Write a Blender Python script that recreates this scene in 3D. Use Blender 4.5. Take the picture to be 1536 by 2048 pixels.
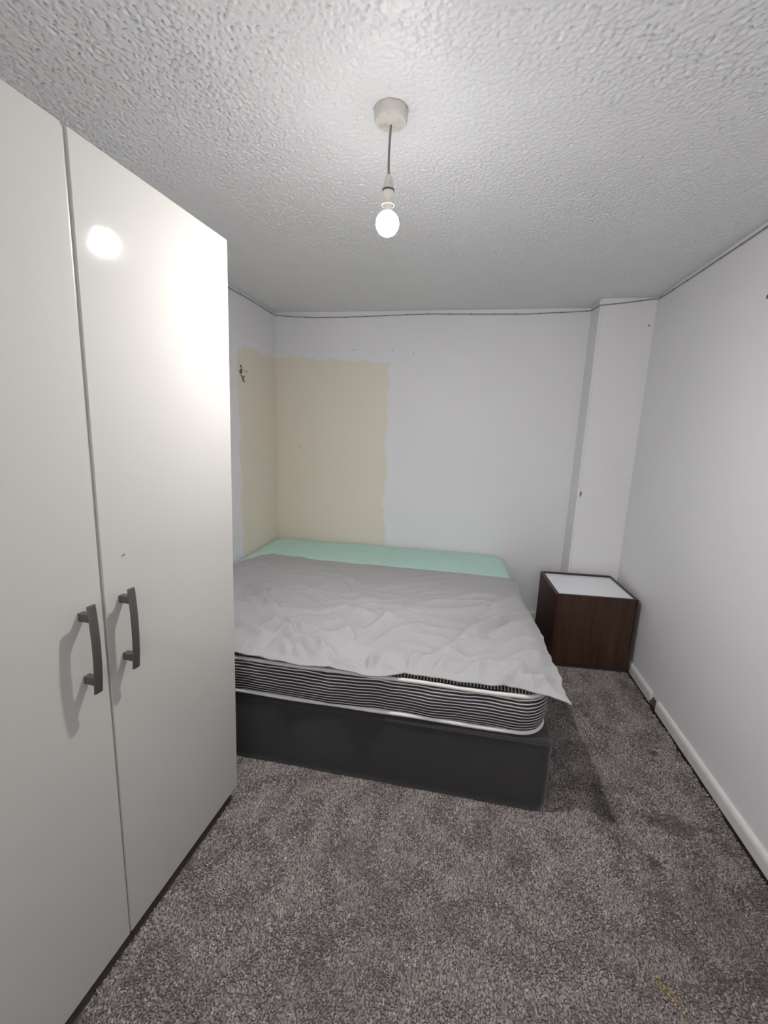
import bpy, bmesh, math, random
import numpy as np
from mathutils import Matrix, Vector

for o in list(bpy.data.objects):
    bpy.data.objects.remove(o, do_unlink=True)
scene = bpy.context.scene
COL = scene.collection

# ------------------------------------------------------------------ camera
CAM_Z, YAW, PITCH, ROLL, FPX = 1.4961, -0.1786, -0.1963, 0.0331, 861.4
_f = Vector((math.sin(YAW) * math.cos(PITCH), math.cos(YAW) * math.cos(PITCH), math.sin(PITCH)))
_r0 = Vector((math.cos(YAW), -math.sin(YAW), 0.0))
_u0 = _r0.cross(_f)
_r = math.cos(ROLL) * _r0 + math.sin(ROLL) * _u0
_u = -math.sin(ROLL) * _r0 + math.cos(ROLL) * _u0
cam_data = bpy.data.cameras.new('camera')
cam = bpy.data.objects.new('camera', cam_data)
COL.objects.link(cam)
cam.matrix_world = Matrix(((_r.x, _u.x, -_f.x, 0.0), (_r.y, _u.y, -_f.y, 0.0),
                           (_r.z, _u.z, -_f.z, CAM_Z), (0, 0, 0, 1)))
cam_data.sensor_fit = 'HORIZONTAL'
cam_data.sensor_width = 36.0
cam_data.lens = 36.0 * FPX / 1536.0
cam_data.clip_start = 0.02
scene.camera = cam

# ------------------------------------------------------------------ world, added daylight fill, exposure
FILL_DAYLIGHT = 5.2  # strength of the invented daylight that fills the room through the added window
BULB = 3450.0
BULB_LO, BULB_HI, BULB_UP = -0.034, -0.012, 0.042
world = bpy.data.worlds.new('overcast_fill')
scene.world = world
world.use_nodes = True
_bg = world.node_tree.nodes['Background']
_bg.inputs['Color'].default_value = (0.98, 0.985, 1.0, 1)
_bg.inputs['Strength'].default_value = FILL_DAYLIGHT
vs = scene.view_settings
vs.view_transform = 'Standard'
vs.look = 'None'
vs.gamma = 1.0
vs.use_curve_mapping = False
vs.exposure = 0.0

# room dimensions (metres)
XL, XR, YB, YP, XS, H = -1.5614, 1.1464, 3.4583, 3.2284, 0.8096, 2.36
YR = -1.25
# unseen window added in the wall behind the camera, to let in fill light
WX0, WX1, WZ0, WZ1 = -0.75, 0.85, 0.95, 2.1
_p = bpy.data.lights.new('added_window_portal', 'AREA')
_p.shape = 'RECTANGLE'
_p.size = WX1 - WX0
_p.size_y = WZ1 - WZ0
_p.cycles.is_portal = True
_po = bpy.data.objects.new('added_window_portal', _p)
_po.location = ((WX0 + WX1) / 2, YR - 0.07, (WZ0 + WZ1) / 2)
_po.rotation_euler = (math.radians(90), 0, 0)     # faces +y, into the room
COL.objects.link(_po)


# ================================================================== helpers
def S(c):
    """sRGB 0-255 triple to linear RGBA"""
    out = []
    for v in c:
        v /= 255.0
        out.append(v / 12.92 if v <= 0.04045 else ((v + 0.055) / 1.055) ** 2.4)
    return (*out, 1.0)


class NT:
    """small node-tree builder"""
    def __init__(self, name):
        self.m = bpy.data.materials.new(name)
        self.m.use_nodes = True
        self.t = self.m.node_tree
        self.b = self.t.nodes['Principled BSDF']
        self.tc = None

    def n(self, typ, **kw):
        nd = self.t.nodes.new(typ)
        for k, v in kw.items():
            setattr(nd, k, v)
        return nd

    def link(self, a, b):
        self.t.links.new(a, b)

    def put(self, sock, v):
        if hasattr(v, 'is_output') or isinstance(v, bpy.types.NodeSocket):
            self.t.links.new(v, sock)
        else:
            sock.default_value = v

    def coord(self, kind='Object'):
        if self.tc is None:
            self.tc = self.n('ShaderNodeTexCoord')
        return self.tc.outputs[kind]

    def sep(self, v):
        nd = self.n('ShaderNodeSeparateXYZ')
        self.link(v, nd.inputs[0])
        return nd.outputs

    def math(self, op, a, b=0.0, c=0.0, clamp=False):
        nd = self.n('ShaderNodeMath', operation=op, use_clamp=clamp)
        self.put(nd.inputs[0], a)
        self.put(nd.inputs[1], b)
        self.put(nd.inputs[2], c)
        return nd.outputs[0]

    def mapping(self, v, scale=(1, 1, 1), rot=(0, 0, 0), loc=(0, 0, 0)):
        nd = self.n('ShaderNodeMapping')
        self.link(v, nd.inputs['Vector'])
        nd.inputs['Scale'].default_value = scale
        nd.inputs['Rotation'].default_value = rot
        nd.inputs['Location'].default_value = loc
        return nd.outputs[0]

    def noise(self, v, scale, detail=3, rough=0.5, dist=0.0):
        nd = self.n('ShaderNodeTexNoise')
        self.link(v, nd.inputs['Vector'])
        nd.inputs['Scale'].default_value = scale
        nd.inputs['Detail'].default_value = detail
        nd.inputs['Roughness'].default_value = rough
        nd.inputs['Distortion'].default_value = dist
        return nd.outputs['Fac']

    def voronoi(self, v, scale, feature='F1', rand=1.0):
        nd = self.n('ShaderNodeTexVoronoi', feature=feature)
        self.link(v, nd.inputs['Vector'])
        nd.inputs['Scale'].default_value = scale
        nd.inputs['Randomness'].default_value = rand
        return nd

    def ramp(self, fac, stops, interp='LINEAR'):
        nd = self.n('ShaderNodeValToRGB')
        nd.color_ramp.interpolation = interp
        el = nd.color_ramp.elements
        while len(el) < len(stops):
            el.new(0.5)
        for e, (p, c) in zip(el, stops):
            e.position = p
            e.color = c if not isinstance(c, (int, float)) else (c, c, c, 1)
        self.link(fac, nd.inputs[0])
        return nd.outputs[0]

    def smooth(self, v, a, b):
        nd = self.n('ShaderNodeMapRange', interpolation_type='SMOOTHSTEP')
        self.put(nd.inputs[0], v)
        nd.inputs[1].default_value = a
        nd.inputs[2].default_value = b
        return nd.outputs[0]

    def mix(self, fac, a, b, blend='MIX'):
        nd = self.n('ShaderNodeMix', data_type='RGBA', blend_type=blend)
        self.put(nd.inputs[0], fac)
        self.put(nd.inputs[6], a)
        self.put(nd.inputs[7], b)
        return nd.outputs[2]

    def bump(self, h, strength=0.3, dist=0.01, normal=None):
        nd = self.n('ShaderNodeBump')
        nd.inputs['Strength'].default_value = strength
        nd.inputs['Distance'].default_value = dist
        self.link(h, nd.inputs['Height'])
        if normal is not None:
            self.link(normal, nd.inputs['Normal'])
        self.link(nd.outputs[0], self.b.inputs['Normal'])
        return nd.outputs[0]

    def set(self, color=None, rough=None, **kw):
        if color is not None:
            self.put(self.b.inputs['Base Color'], color)
        if rough is not None:
            self.put(self.b.inputs['Roughness'], rough)
        for k, v in kw.items():
            self.put(self.b.inputs[k.replace('_', ' ')], v)
        return self.m


def obj(name, me, mat=None, parent=None, smooth=False):
    if isinstance(me, bmesh.types.BMesh):
        bm = me
        me = bpy.data.meshes.new(name)
        bm.to_mesh(me)
        bm.free()
    if smooth:
        me.shade_smooth()
    if mat is not None:
        me.materials.append(mat)
    o = bpy.data.objects.new(name, me)
    COL.objects.link(o)
    if parent is not None:
        o.parent = parent
    return o


def empty(name, loc=(0, 0, 0)):
    o = bpy.data.objects.new(name, None)
    o.empty_display_size = 0.1
    o.location = loc
    COL.objects.link(o)
    return o


def tag(o, label, cat, group=None):
    o['label'] = label
    o['category'] = cat
    if group:
        o['group'] = group
    return o


def struct(o, label=None):
    o['kind'] = 'structure'
    if label:
        o['label'] = label
    return o


def box_bm(a, b, bev=0.0, seg=2, bm=None):
    bm = bm or bmesh.new()
    r = bmesh.ops.create_cube(bm, size=1.0)
    for v in r['verts']:
        v.co = Vector([a[i] + (b[i] - a[i]) * (v.co[i] + 0.5) for i in range(3)])
    if bev:
        es = list({e for v in r['verts'] for e in v.link_edges})
        bmesh.ops.bevel(bm, geom=es, offset=bev, segments=seg, profile=0.6, affect='EDGES')
    return bm


def prism_bm(poly, z0, z1, bm=None):
    """closed polygon (x, y) extruded from z0 to z1"""
    bm = bm or bmesh.new()
    lo = [bm.verts.new((x, y, z0)) for x, y in poly]
    hi = [bm.verts.new((x, y, z1)) for x, y in poly]
    n = len(poly)
    bm.faces.new(hi)
    bm.faces.new(lo[::-1])
    for i in range(n):
        bm.faces.new((lo[i], lo[(i + 1) % n], hi[(i + 1) % n], hi[i]))
    return bm


def lathe_bm(profile, seg=40, bm=None, cap=True):
    """profile: list of (radius, z)"""
    bm = bm or bmesh.new()
    rings = []
    for r, z in profile:
        rings.append([bm.verts.new((r * math.cos(2 * math.pi * k / seg), r * math.sin(2 * math.pi * k / seg), z))
                      for k in range(seg)])
    for a, b in zip(rings[:-1], rings[1:]):
        for k in range(seg):
            bm.faces.new((a[k], a[(k + 1) % seg], b[(k + 1) % seg], b[k]))
    if cap:
        bm.faces.new(rings[0][::-1])
        bm.faces.new(rings[-1])
    bmesh.ops.recalc_face_normals(bm, faces=bm.faces)
    return bm


def tube_bm(pts, rad, seg=10, closed=False, bm=None):
    bm = bm or bmesh.new()
    P = [Vector(p) for p in pts]
    n = len(P)
    rings = []
    prev = None
    for i in range(n):
        if closed:
            t = (P[(i + 1) % n] - P[i - 1]).normalized()
        else:
            t = (P[min(i + 1, n - 1)] - P[max(i - 1, 0)]).normalized()
        ref = Vector((0, 0, 1)) if abs(t.z) < 0.9 else Vector((1, 0, 0))
        a = t.cross(ref).normalized()
        if prev is not None and a.dot(prev) < 0:
            a = -a
        prev = a
        b = t.cross(a)
        rr = rad[i] if hasattr(rad, '__len__') else rad
        rings.append([bm.verts.new(P[i] + rr * (math.cos(2 * math.pi * k / seg) * a + math.sin(2 * math.pi * k / seg) * b))
                      for k in range(seg)])
    m = n if closed else n - 1
    for i in range(m):
        a, b = rings[i], rings[(i + 1) % n]
        for k in range(seg):
            bm.faces.new((a[k], a[(k + 1) % seg], b[(k + 1) % seg], b[k]))
    if not closed:
        bm.faces.new(rings[0][::-1])
        bm.faces.new(rings[-1])
    bmesh.ops.recalc_face_normals(bm, faces=bm.faces)
    return bm


def grid_mesh(name, P, attr=None):
    """P: (rows, cols, 3) array to a quad mesh"""
    ny, nx, _ = P.shape
    idx = np.arange(nx * ny).reshape(ny, nx)
    F = np.stack([idx[:-1, :-1], idx[:-1, 1:], idx[1:, 1:], idx[1:, :-1]], -1).reshape(-1, 4)
    me = bpy.data.meshes.new(name)
    me.vertices.add(nx * ny)
    me.vertices.foreach_set('co', np.ascontiguousarray(P, dtype=np.float32).reshape(-1))
    me.loops.add(F.size)
    me.loops.foreach_set('vertex_index', F.reshape(-1).astype(np.int32))
    me.polygons.add(len(F))
    me.polygons.foreach_set('loop_start', np.arange(0, F.size, 4, dtype=np.int32))
    me.update(calc_edges=True)
    return me


def perlin(x, y, seed=0):
    """2-D gradient noise for numpy arrays, about -1..1"""
    rng = np.random.default_rng(seed)
    perm = rng.permutation(256)
    ang = rng.uniform(0, 2 * np.pi, 256)
    gx, gy = np.cos(ang), np.sin(ang)
    xi, yi = np.floor(x).astype(int), np.floor(y).astype(int)
    xf, yf = x - xi, y - yi
    u = xf * xf * xf * (xf * (xf * 6 - 15) + 10)
    v = yf * yf * yf * (yf * (yf * 6 - 15) + 10)

    def g(ix, iy, dx, dy):
        h = perm[(perm[ix & 255] + iy) & 255]
        return gx[h] * dx + gy[h] * dy
    a = g(xi, yi, xf, yf)
    b = g(xi + 1, yi, xf - 1, yf)
    c = g(xi, yi + 1, xf, yf - 1)
    d = g(xi + 1, yi + 1, xf - 1, yf - 1)
    return 1.5 * ((a * (1 - u) + b * u) * (1 - v) + (c * (1 - u) + d * u) * v)


def sstep(v, a, b):
    t = np.clip((v - a) / (b - a), 0, 1)
    return t * t * (3 - 2 * t)


# ================================================================== materials of the shell
def wall_material(name, patch=None):
    N = NT(name)
    co = N.coord()
    n1 = N.noise(co, 1.7, 3, 0.6)
    col = N.mix(n1, WALL_A, WALL_B)
    if patch:
        o = N.sep(co)
        along = o['X'] if patch == 'back' else o['Y']
        # ragged brushed edge: big wobble and small dabs
        w1 = N.math('SUBTRACT', N.noise(co, 5.0, 2), 0.5)
        w2 = N.math('SUBTRACT', N.noise(N.mapping(co, (1, 1, 0.55)), 22.0, 3, 0.6), 0.5)
        wob = N.math('ADD', N.math('MULTIPLY', w1, 0.10), N.math('MULTIPLY', w2, 0.075))
        if patch == 'back':
            edge = N.math('SUBTRACT', -0.625, along)                  # inside when positive
            ztop = N.math('SUBTRACT', N.math('MULTIPLY', N.math('ADD', along, 1.5), -0.045), -2.02)
        else:
            edge = N.math('SUBTRACT', along, 2.835)
            ztop = N.math('ADD', N.math('MULTIPLY', N.math('SUBTRACT', along, 2.83), 0.03), 2.0)
        inside = N.math('MINIMUM', N.math('ADD', edge, N.math('MULTIPLY', wob, 1.05)),
                        N.math('ADD', N.math('SUBTRACT', ztop, o['Z']), N.math('MULTIPLY', wob, 1.2)))
        mask = N.smooth(inside, -0.002, 0.004)
        halo = N.math('MULTIPLY', N.smooth(inside, -0.09, -0.03), N.math('SUBTRACT', 1.0, mask))
        old = N.mix(N.noise(co, 2.2, 2), OLD_A, OLD_B)
        col = N.mix(N.math('MULTIPLY', halo, 0.25), col, FRESH)
        col = N.mix(mask, col, old)
    N.bump(N.noise(co, 11.0, 2), 0.22, 0.004)
    return N.set(col, 0.55)


WALL_A, WALL_B = (0.80, 0.79, 0.80, 1), (0.74, 0.73, 0.745, 1)
OLD_A, OLD_B = (0.78, 0.71, 0.595, 1), (0.745, 0.69, 0.60, 1)
FRESH = (0.80, 0.82, 0.85, 1)
M_WALL = wall_material('wall_paint')
M_WALL_B = wall_material('wall_paint_back', 'back')
M_WALL_L = wall_material('wall_paint_left', 'left')


def ceiling_material():
    N = NT('stippled_ceiling')
    co = N.coord()
    return N.set(N.mix(N.noise(co, 9.0, 2), CEIL_A, CEIL_B), 0.46)


CEIL_A, CEIL_B = (0.82, 0.82, 0.825, 1), (0.77, 0.77, 0.775, 1)
M_CEIL = ceiling_material()


def carpet_material(name, pile):
    """pile: per-tuft tone with stains and painted shadow stored on the tufts; backing: dull weave with ragged dirt along the right-hand edge"""
    N = NT(name)
    if pile:
        f = N.n('ShaderNodeAttribute', attribute_name='tuft').outputs['Fac']
        st = N.n('ShaderNodeAttribute', attribute_name='stain_shade').outputs['Fac']
        ye = N.n('ShaderNodeAttribute', attribute_name='spill').outputs['Fac']
        col = N.ramp(f, [(0.0, S((98, 91, 89))), (0.35, S((131, 123, 121))), (0.7, S((161, 153, 149))), (1.0, S((197, 188, 182)))])
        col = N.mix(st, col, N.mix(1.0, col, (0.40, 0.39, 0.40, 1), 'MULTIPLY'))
        col = N.mix(ye, col, N.mix(1.0, col, (1.5, 1.32, 0.75, 1), 'MULTIPLY'))
    else:
        co = N.coord()
        n = N.noise(co, 60.0, 2)
        col = N.mix(n, S((78, 73, 71)), S((98, 92, 90)))
        ex = N.math('ADD', N.sep(co)['X'], N.math('MULTIPLY', n, 0.012))
        col = N.mix(N.smooth(ex, XR - 0.034, XR - 0.026), col, S((38, 34, 32)))
    N.set(col, 0.95)
    N.b.inputs['Specular IOR Level'].default_value = 0.1
    return N.m


# worn and stained spots of the carpet, plus a shadow painted in near the right skirting: (x, y, radius x, radius y, strength)
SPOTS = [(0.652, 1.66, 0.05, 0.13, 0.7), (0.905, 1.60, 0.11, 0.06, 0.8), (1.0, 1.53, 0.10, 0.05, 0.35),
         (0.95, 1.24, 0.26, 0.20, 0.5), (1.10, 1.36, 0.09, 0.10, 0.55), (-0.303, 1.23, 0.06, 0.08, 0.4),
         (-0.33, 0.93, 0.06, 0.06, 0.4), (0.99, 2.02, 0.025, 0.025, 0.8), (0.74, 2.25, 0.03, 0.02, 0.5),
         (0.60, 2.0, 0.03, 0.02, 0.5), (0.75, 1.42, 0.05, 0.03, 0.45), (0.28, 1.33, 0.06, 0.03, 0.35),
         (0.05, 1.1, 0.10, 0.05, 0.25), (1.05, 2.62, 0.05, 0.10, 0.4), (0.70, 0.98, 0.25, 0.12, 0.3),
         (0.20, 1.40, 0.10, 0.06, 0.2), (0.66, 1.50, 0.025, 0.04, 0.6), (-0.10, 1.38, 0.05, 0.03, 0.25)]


M_CARPET = carpet_material('carpet_backing', False)
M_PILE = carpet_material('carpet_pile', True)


def gloss_paint(name, col, rough=0.35):
    N = NT(name)
    n = N.noise(N.coord(), 40.0, 3)
    N.bump(n, 0.12, 0.004)
    d = N.smooth(N.noise(N.coord(), 12.0, 4, 0.7), 0.55, 0.8)
    c = N.mix(N.math('MULTIPLY', d, 0.35), col, (col[0] * 0.6, col[1] * 0.57, col[2] * 0.53, 1))
    return N.set(c, rough)


M_SKIRT = gloss_paint('skirting_gloss', (0.74, 0.725, 0.70, 1))
M_WINFRAME = gloss_paint('added_window_frame_white', (0.8, 0.8, 0.8, 1))

# ================================================================== room shell
T = 0.12
struct(obj('floor', box_bm((XL - T, YR - T, -0.1), (XR + T, YB + T, 0.0)), M_CARPET), 'grey carpeted floor with dark worn spots and painted shadow')
ceiling = struct(obj('ceiling', box_bm((XL - T, YR - T, H + 0.004), (XR + T, YB + T, H + 0.1)), M_CEIL), 'white stippled textured ceiling')
wall_left = struct(obj('wall_left', box_bm((XL - T, YR - T, 0), (XL, YB + T, H)), M_WALL_L), 'white wall with unpainted cream patch beside bed head')
wall_back = struct(obj('wall_back', box_bm((XL, YB, 0), (XR, YB + T, H)), M_WALL_B), 'white wall behind bed with ragged cream patch')
wall_right = struct(obj('wall_right', box_bm((XR, YR - T, 0), (XR + T, YB + T, H)), M_WALL), 'plain white right wall')


def stipple():
    """stippled plaster coat: a dense height field hanging a few millimetres below the slab"""
    step = 0.0037
    xs = np.arange(XL - 0.01, XR + 0.011, step)
    ys = np.concatenate([np.array([YR - 0.01, 0.0, 0.55]), np.arange(0.6, YB + 0.011, step)])
    X, Y = np.meshgrid(xs, ys)
    wx = X + 0.006 * perlin(X * 38, Y * 38, 91)
    wy = Y + 0.006 * perlin(X * 38 + 9, Y * 38 + 4, 92)
    a = perlin(wx * 96, wy * 96, 93)
    b = perlin(wx * 108 + 3, wy * 108, 94)
    c = perlin(wx * 45, wy * 45 + 8, 95)
    blobs = sstep(a, 0.05, 0.55)
    pits = sstep(b, 0.28, 0.66)
    sw = perlin(X * 2.2, Y * 2.2, 96)
    amp = 0.8 + 0.35 * sw
    h = amp * (0.0024 * blobs - 0.0052 * pits + 0.0008 * c) + 0.0006 * perlin(X * 9, Y * 9, 97)
    # the coat thins out to a smooth margin against the walls
    m = np.minimum(np.minimum(X - XL, XR - X), YB - Y)
    h = h * sstep(m, 0.02, 0.10)
    Z = H + 0.001 - h
    P = np.stack([X, Y, Z], -1)[:, ::-1]
    return grid_mesh('stipple_coat', P)


coat = obj('stipple_coat', stipple(), M_CEIL, ceiling, smooth=True)
coat['kind'] = 'stuff'
# boxed-in pier that fills the back right corner
bm = box_bm((XS, YP, 0), (XR, YB, H))
es = [e for e in bm.edges if abs(e.verts[0].co.x - XS) < 1e-4 and abs(e.verts[1].co.x - XS) < 1e-4
      and abs(e.verts[0].co.y - YP) < 1e-4 and abs(e.verts[1].co.y - YP) < 1e-4]
bmesh.ops.bevel(bm, geom=es, offset=0.012, segments=3, affect='EDGES')
wall_pier = struct(obj('wall_pier', bm, M_WALL), 'shallow white boxed pier in the back right corner')
# rear wall with an opening for the added fill window (behind the camera)
bm = bmesh.new()
box_bm((XL, YR - T, 0), (WX0, YR, H), bm=bm)
box_bm((WX1, YR - T, 0), (XR, YR, H), bm=bm)
box_bm((WX0, YR - T, 0), (WX1, YR, WZ0), bm=bm)
box_bm((WX0, YR - T, WZ1), (WX1, YR, H), bm=bm)
struct(obj('wall_rear', bm, M_WALL), 'white wall behind the viewer')
win = struct(empty('added_window_1', ((WX0 + WX1) / 2, YR - T / 2, WZ0)), 'added white framed window behind the viewer for fill light')
ww, wh = WX1 - WX0, WZ1 - WZ0
for a, b in (((-ww / 2, -0.03, 0), (ww / 2, 0.03, 0.06)), ((-ww / 2, -0.03, wh - 0.06), (ww / 2, 0.03, wh)),
             ((-ww / 2, -0.03, 0.06), (-ww / 2 + 0.06, 0.03, wh - 0.06)), ((ww / 2 - 0.06, -0.03, 0.06), (ww / 2, 0.03, wh - 0.06)),
             ((-0.035, -0.03, 0.06), (0.035, 0.03, wh - 0.06))):
    obj('added_window_frame', box_bm(a, b, 0.006), M_WINFRAME, win)
obj('added_window_sill', box_bm((-ww / 2 - 0.04, 0.03, -0.03), (ww / 2 + 0.04, 0.17, 0.0), 0.008), M_WINFRAME, win)


# ------------------------------------------------------------------ skirting boards
def board_y(name, x_wall, sgn, y0, y1, h=0.062, t=0.016):
    """board along y against the wall x = x_wall, room on the side sgn"""
    prof = [(0, 0), (t, 0), (t, h * 0.72), (t * 0.8, h * 0.9), (t * 0.45, h), (0, h)]
    bm = bmesh.new()
    a = [bm.verts.new((x_wall + sgn * u, y0, v)) for u, v in prof]
    b = [bm.verts.new((x_wall + sgn * u, y1, v)) for u, v in prof]
    n = len(prof)
    for i in range(n):
        bm.faces.new((a[i], a[(i + 1) % n], b[(i + 1) % n], b[i]))
    bm.faces.new(a)
    bm.faces.new(b[::-1])
    bmesh.ops.recalc_face_normals(bm, faces=bm.faces)
    return struct(obj(name, bm, M_SKIRT))


def board_x(name, y_wall, x0, x1, h=0.06, t=0.016):
    prof = [(0, 0), (t, 0), (t, h * 0.72), (t * 0.8, h * 0.9), (t * 0.45, h), (0, h)]
    bm = bmesh.new()
    a = [bm.verts.new((x0, y_wall - u, v)) for u, v in prof]
    b = [bm.verts.new((x1, y_wall - u, v)) for u, v in prof]
    n = len(prof)
    for i in range(n):
        bm.faces.new((a[i], a[(i + 1) % n], b[(i + 1) % n], b[i]))
    bm.faces.new(a)
    bm.faces.new(b[::-1])
    bmesh.ops.recalc_face_normals(bm, faces=bm.faces)
    return struct(obj(name, bm, M_SKIRT))


bb = board_y('baseboard_right', XR, -1, YR, 2.372)
bb['label'] = 'long white skirting board along right wall'
bb2 = board_y('baseboard_right', XR, -1, 2.45, YP)
bb2['label'] = 'short white skirting board beside nightstand'
board_x('baseboard_back', YB, XL, XS)
board_x('baseboard_pier', YP, XS, XR - 0.016)
board_y('baseboard_left', XL, 1, YR, YB - 0.016)
# broken timber and filler left in the gap between the two boards
N = NT('rotten_wood')
M_ROT = N.set(N.mix(N.noise(N.coord(), 60.0, 4, 0.7), S((52, 40, 34)), S((120, 104, 92))), 0.9)
rng = random.Random(4)
for k, (yy, l, hh, tt) in enumerate(((2.385, 0.035, 0.030, 0.012), (2.42, 0.03, 0.042, 0.009), (2.44, 0.022, 0.018, 0.014))):
    bm = box_bm((XR - tt, yy - l / 2, 0.0), (XR - 0.0005, yy + l / 2, hh))
    bmesh.ops.subdivide_edges(bm, edges=bm.edges[:], cuts=2, use_grid_fill=True)
    for v in bm.verts:
        if v.co.x < XR - 0.003:
            v.co += Vector((rng.uniform(-0.003, 0.003), rng.uniform(-0.005, 0.005), rng.uniform(-0.005, 0.005) if v.co.z > 0.01 else 0))
    obj('wood_fragment', bm, M_ROT, bb)

# ================================================================== large furniture
# ------------------------------------------------------------------ wardrobe
def door_material():
    N = NT('cream_gloss_door')
    co = N.coord()
    n = N.noise(co, 1.5, 2)
    N.bump(N.noise(co, 26.0, 3, 0.6), 0.05, 0.003)
    col = N.mix(n, DOOR_A, DOOR_B)
    N.set(col, N.ramp(N.noise(co, 9.0, 3), [(0.3, 0.045), (0.7, 0.08)]))
    N.b.inputs['Specular IOR Level'].default_value = 0.45
    return N.m


DOOR_A, DOOR_B = (0.48, 0.466, 0.44, 1), (0.46, 0.446, 0.418, 1)
M_DOOR = door_material()
N = NT('wardrobe_carcass')
M_CARC = N.set(N.mix(N.noise(N.coord(), 3.0), (0.60, 0.58, 0.54, 1), (0.56, 0.54, 0.50, 1)), 0.45)
N = NT('grey_door_edging')
M_EDGE = N.set(N.mix(N.noise(N.coord(), 20.0), (0.50, 0.475, 0.435, 1), (0.46, 0.435, 0.40, 1)), 0.4)
N = NT('dark_plinth')
M_PLINTH = N.set(N.mix(N.noise(N.coord(), 12.0), (0.02, 0.018, 0.016, 1), (0.035, 0.03, 0.027, 1)), 0.7)
N = NT('brushed_nickel')
nz = N.noise(N.mapping(N.coord(), (1, 1, 0.05)), 300.0, 2)
N.bump(nz, 0.05, 0.001)
M_NICKEL = N.set(N.mix(nz, (0.155, 0.142, 0.132, 1), (0.19, 0.175, 0.163, 1)), 0.42, Metallic=0.85)

# local frame: origin at the far front bottom corner, +X out into the room, -Y towards the camera
WARD_YAW, WARD_LEAN = 0.0598, 0.0204
ward = tag(empty('wardrobe', (-0.8129, 1.3664, 0.0)), 'tall cream gloss wardrobe with two doors and bow handles', 'wardrobe')
ward.matrix_world = (Matrix.Translation((-0.8129, 1.3664, 0.0)) @ Matrix.Rotation(-math.atan(WARD_YAW), 4, 'Z')
                     @ Matrix.Rotation(math.atan(WARD_LEAN), 4, 'Y'))
ZT, ZB, DW, DEP = 2.05, 0.055, 0.537, 0.56
TH = 0.018
# carcass: panels
obj('side_panel', box_bm((-DEP, -0.018, 0.05), (-TH - 0.002, 0.0, ZT - 0.012)), M_CARC, ward)
obj('side_panel', box_bm((-DEP, -2 * DW - 0.006, 0.05), (-TH - 0.002, -2 * DW + 0.012, ZT - 0.012)), M_CARC, ward)
obj('top_panel', box_bm((-DEP, -2 * DW + 0.012, ZT - 0.030), (-TH - 0.002, -0.018, ZT - 0.012)), M_CARC, ward)
obj('bottom_panel', box_bm((-DEP, -2 * DW + 0.012, 0.05), (-TH - 0.002, -0.018, 0.068)), M_CARC, ward)
obj('back_panel', box_bm((-DEP - 0.004, -2 * DW - 0.006, 0.05), (-DEP, 0.0, ZT - 0.012)), M_CARC, ward)
obj('centre_panel', box_bm((-DEP, -DW - 0.012, 0.068), (-TH - 0.004, -DW + 0.012, ZT - 0.030)), M_EDGE, ward)
obj('plinth', box_bm((-DEP, -2 * DW + 0.01, 0.0), (-0.035, -0.012, 0.05)), M_PLINTH, ward)


def door(y_far, y_near_top, y_near_bot):
    """slab door; the seam side can be slightly out of true"""
    bm = box_bm((-TH, -1, ZB), (0, 0, ZT))
    for v in bm.verts:
        if v.co.y < -0.5:
            v.co.y = y_near_top if v.co.z > 1 else y_near_bot
        else:
            v.co.y = y_far if not isinstance(y_far, tuple) else (y_far[0] if v.co.z > 1 else y_far[1])
    bmesh.ops.bevel(bm, geom=bm.edges[:], offset=0.0016, segments=3, affect='EDGES')
    return bm


door_far = obj('door', door(0.0, -DW + 0.0055, -DW + 0.0025), M_DOOR, ward)
door_near = obj('door', door((-DW - 0.0055, -DW - 0.001), -2 * DW - 0.006, -2 * DW - 0.006), M_DOOR, ward)
# grey dust strip that closes the seam between the doors, wider at the top like the seam itself
bm = box_bm((-0.0165, -1, ZB + 0.003), (-0.005, 0, ZT - 0.003))
for v in bm.verts:
    top_ = v.co.z > 1
    v.co.y = -DW + ((-0.0054 if top_ else -0.0009) if v.co.y < -0.5 else (0.0054 if top_ else 0.0024))
obj('edge_strip', bm, M_EDGE, door_far)


def handle(parent, y):
    # bowed bar, flat oval section
    n, half = 24, 0.1075
    bm = bmesh.new()
    rings = []
    for i in range(n + 1):
        t = -1 + 2 * i / n
        zc = t * half
        xc = 0.031 + 0.0055 * (1 - t * t)
        ring = []
        for k in range(16):
            a = 2 * math.pi * k / 16
            cx, cy = math.cos(a), math.sin(a)
            # superellipse, 0.020 wide and 0.008 deep
            ex = math.copysign(abs(cx) ** 0.7, cx) * 0.0042
            ey = math.copysign(abs(cy) ** 0.7, cy) * 0.0105
            ring.append(bm.verts.new((xc + ex, ey, zc)))
        rings.append(ring)
    for a, b in zip(rings[:-1], rings[1:]):
        for k in range(16):
            bm.faces.new((a[k], a[(k + 1) % 16], b[(k + 1) % 16], b[k]))
    bm.faces.new(rings[0][::-1])
    bm.faces.new(rings[-1])
    for zc in (0.078, -0.078):
        box_bm((0.0, -0.0075, zc - 0.009), (0.031, 0.0075, zc + 0.009), 0.0, 2, bm)
    bmesh.ops.recalc_face_normals(bm, faces=bm.faces)
    h = obj('handle', bm, M_NICKEL, parent, smooth=True)
    h.location = (0, y, 0.9755)
    md = h.modifiers.new('edge', 'EDGE_SPLIT')
    md.split_angle = math.radians(50)
    h['label'] = 'brushed metal bow handle'
    return h


handle(door_far, -0.4855)
handle(door_near, -0.5965)
# small dark scuff on the far door
N = NT('scuff')
M_SCUFF = N.set(N.mix(N.noise(N.coord(), 90.0), S((70, 62, 60)), S((120, 110, 104))), 0.8)


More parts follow.
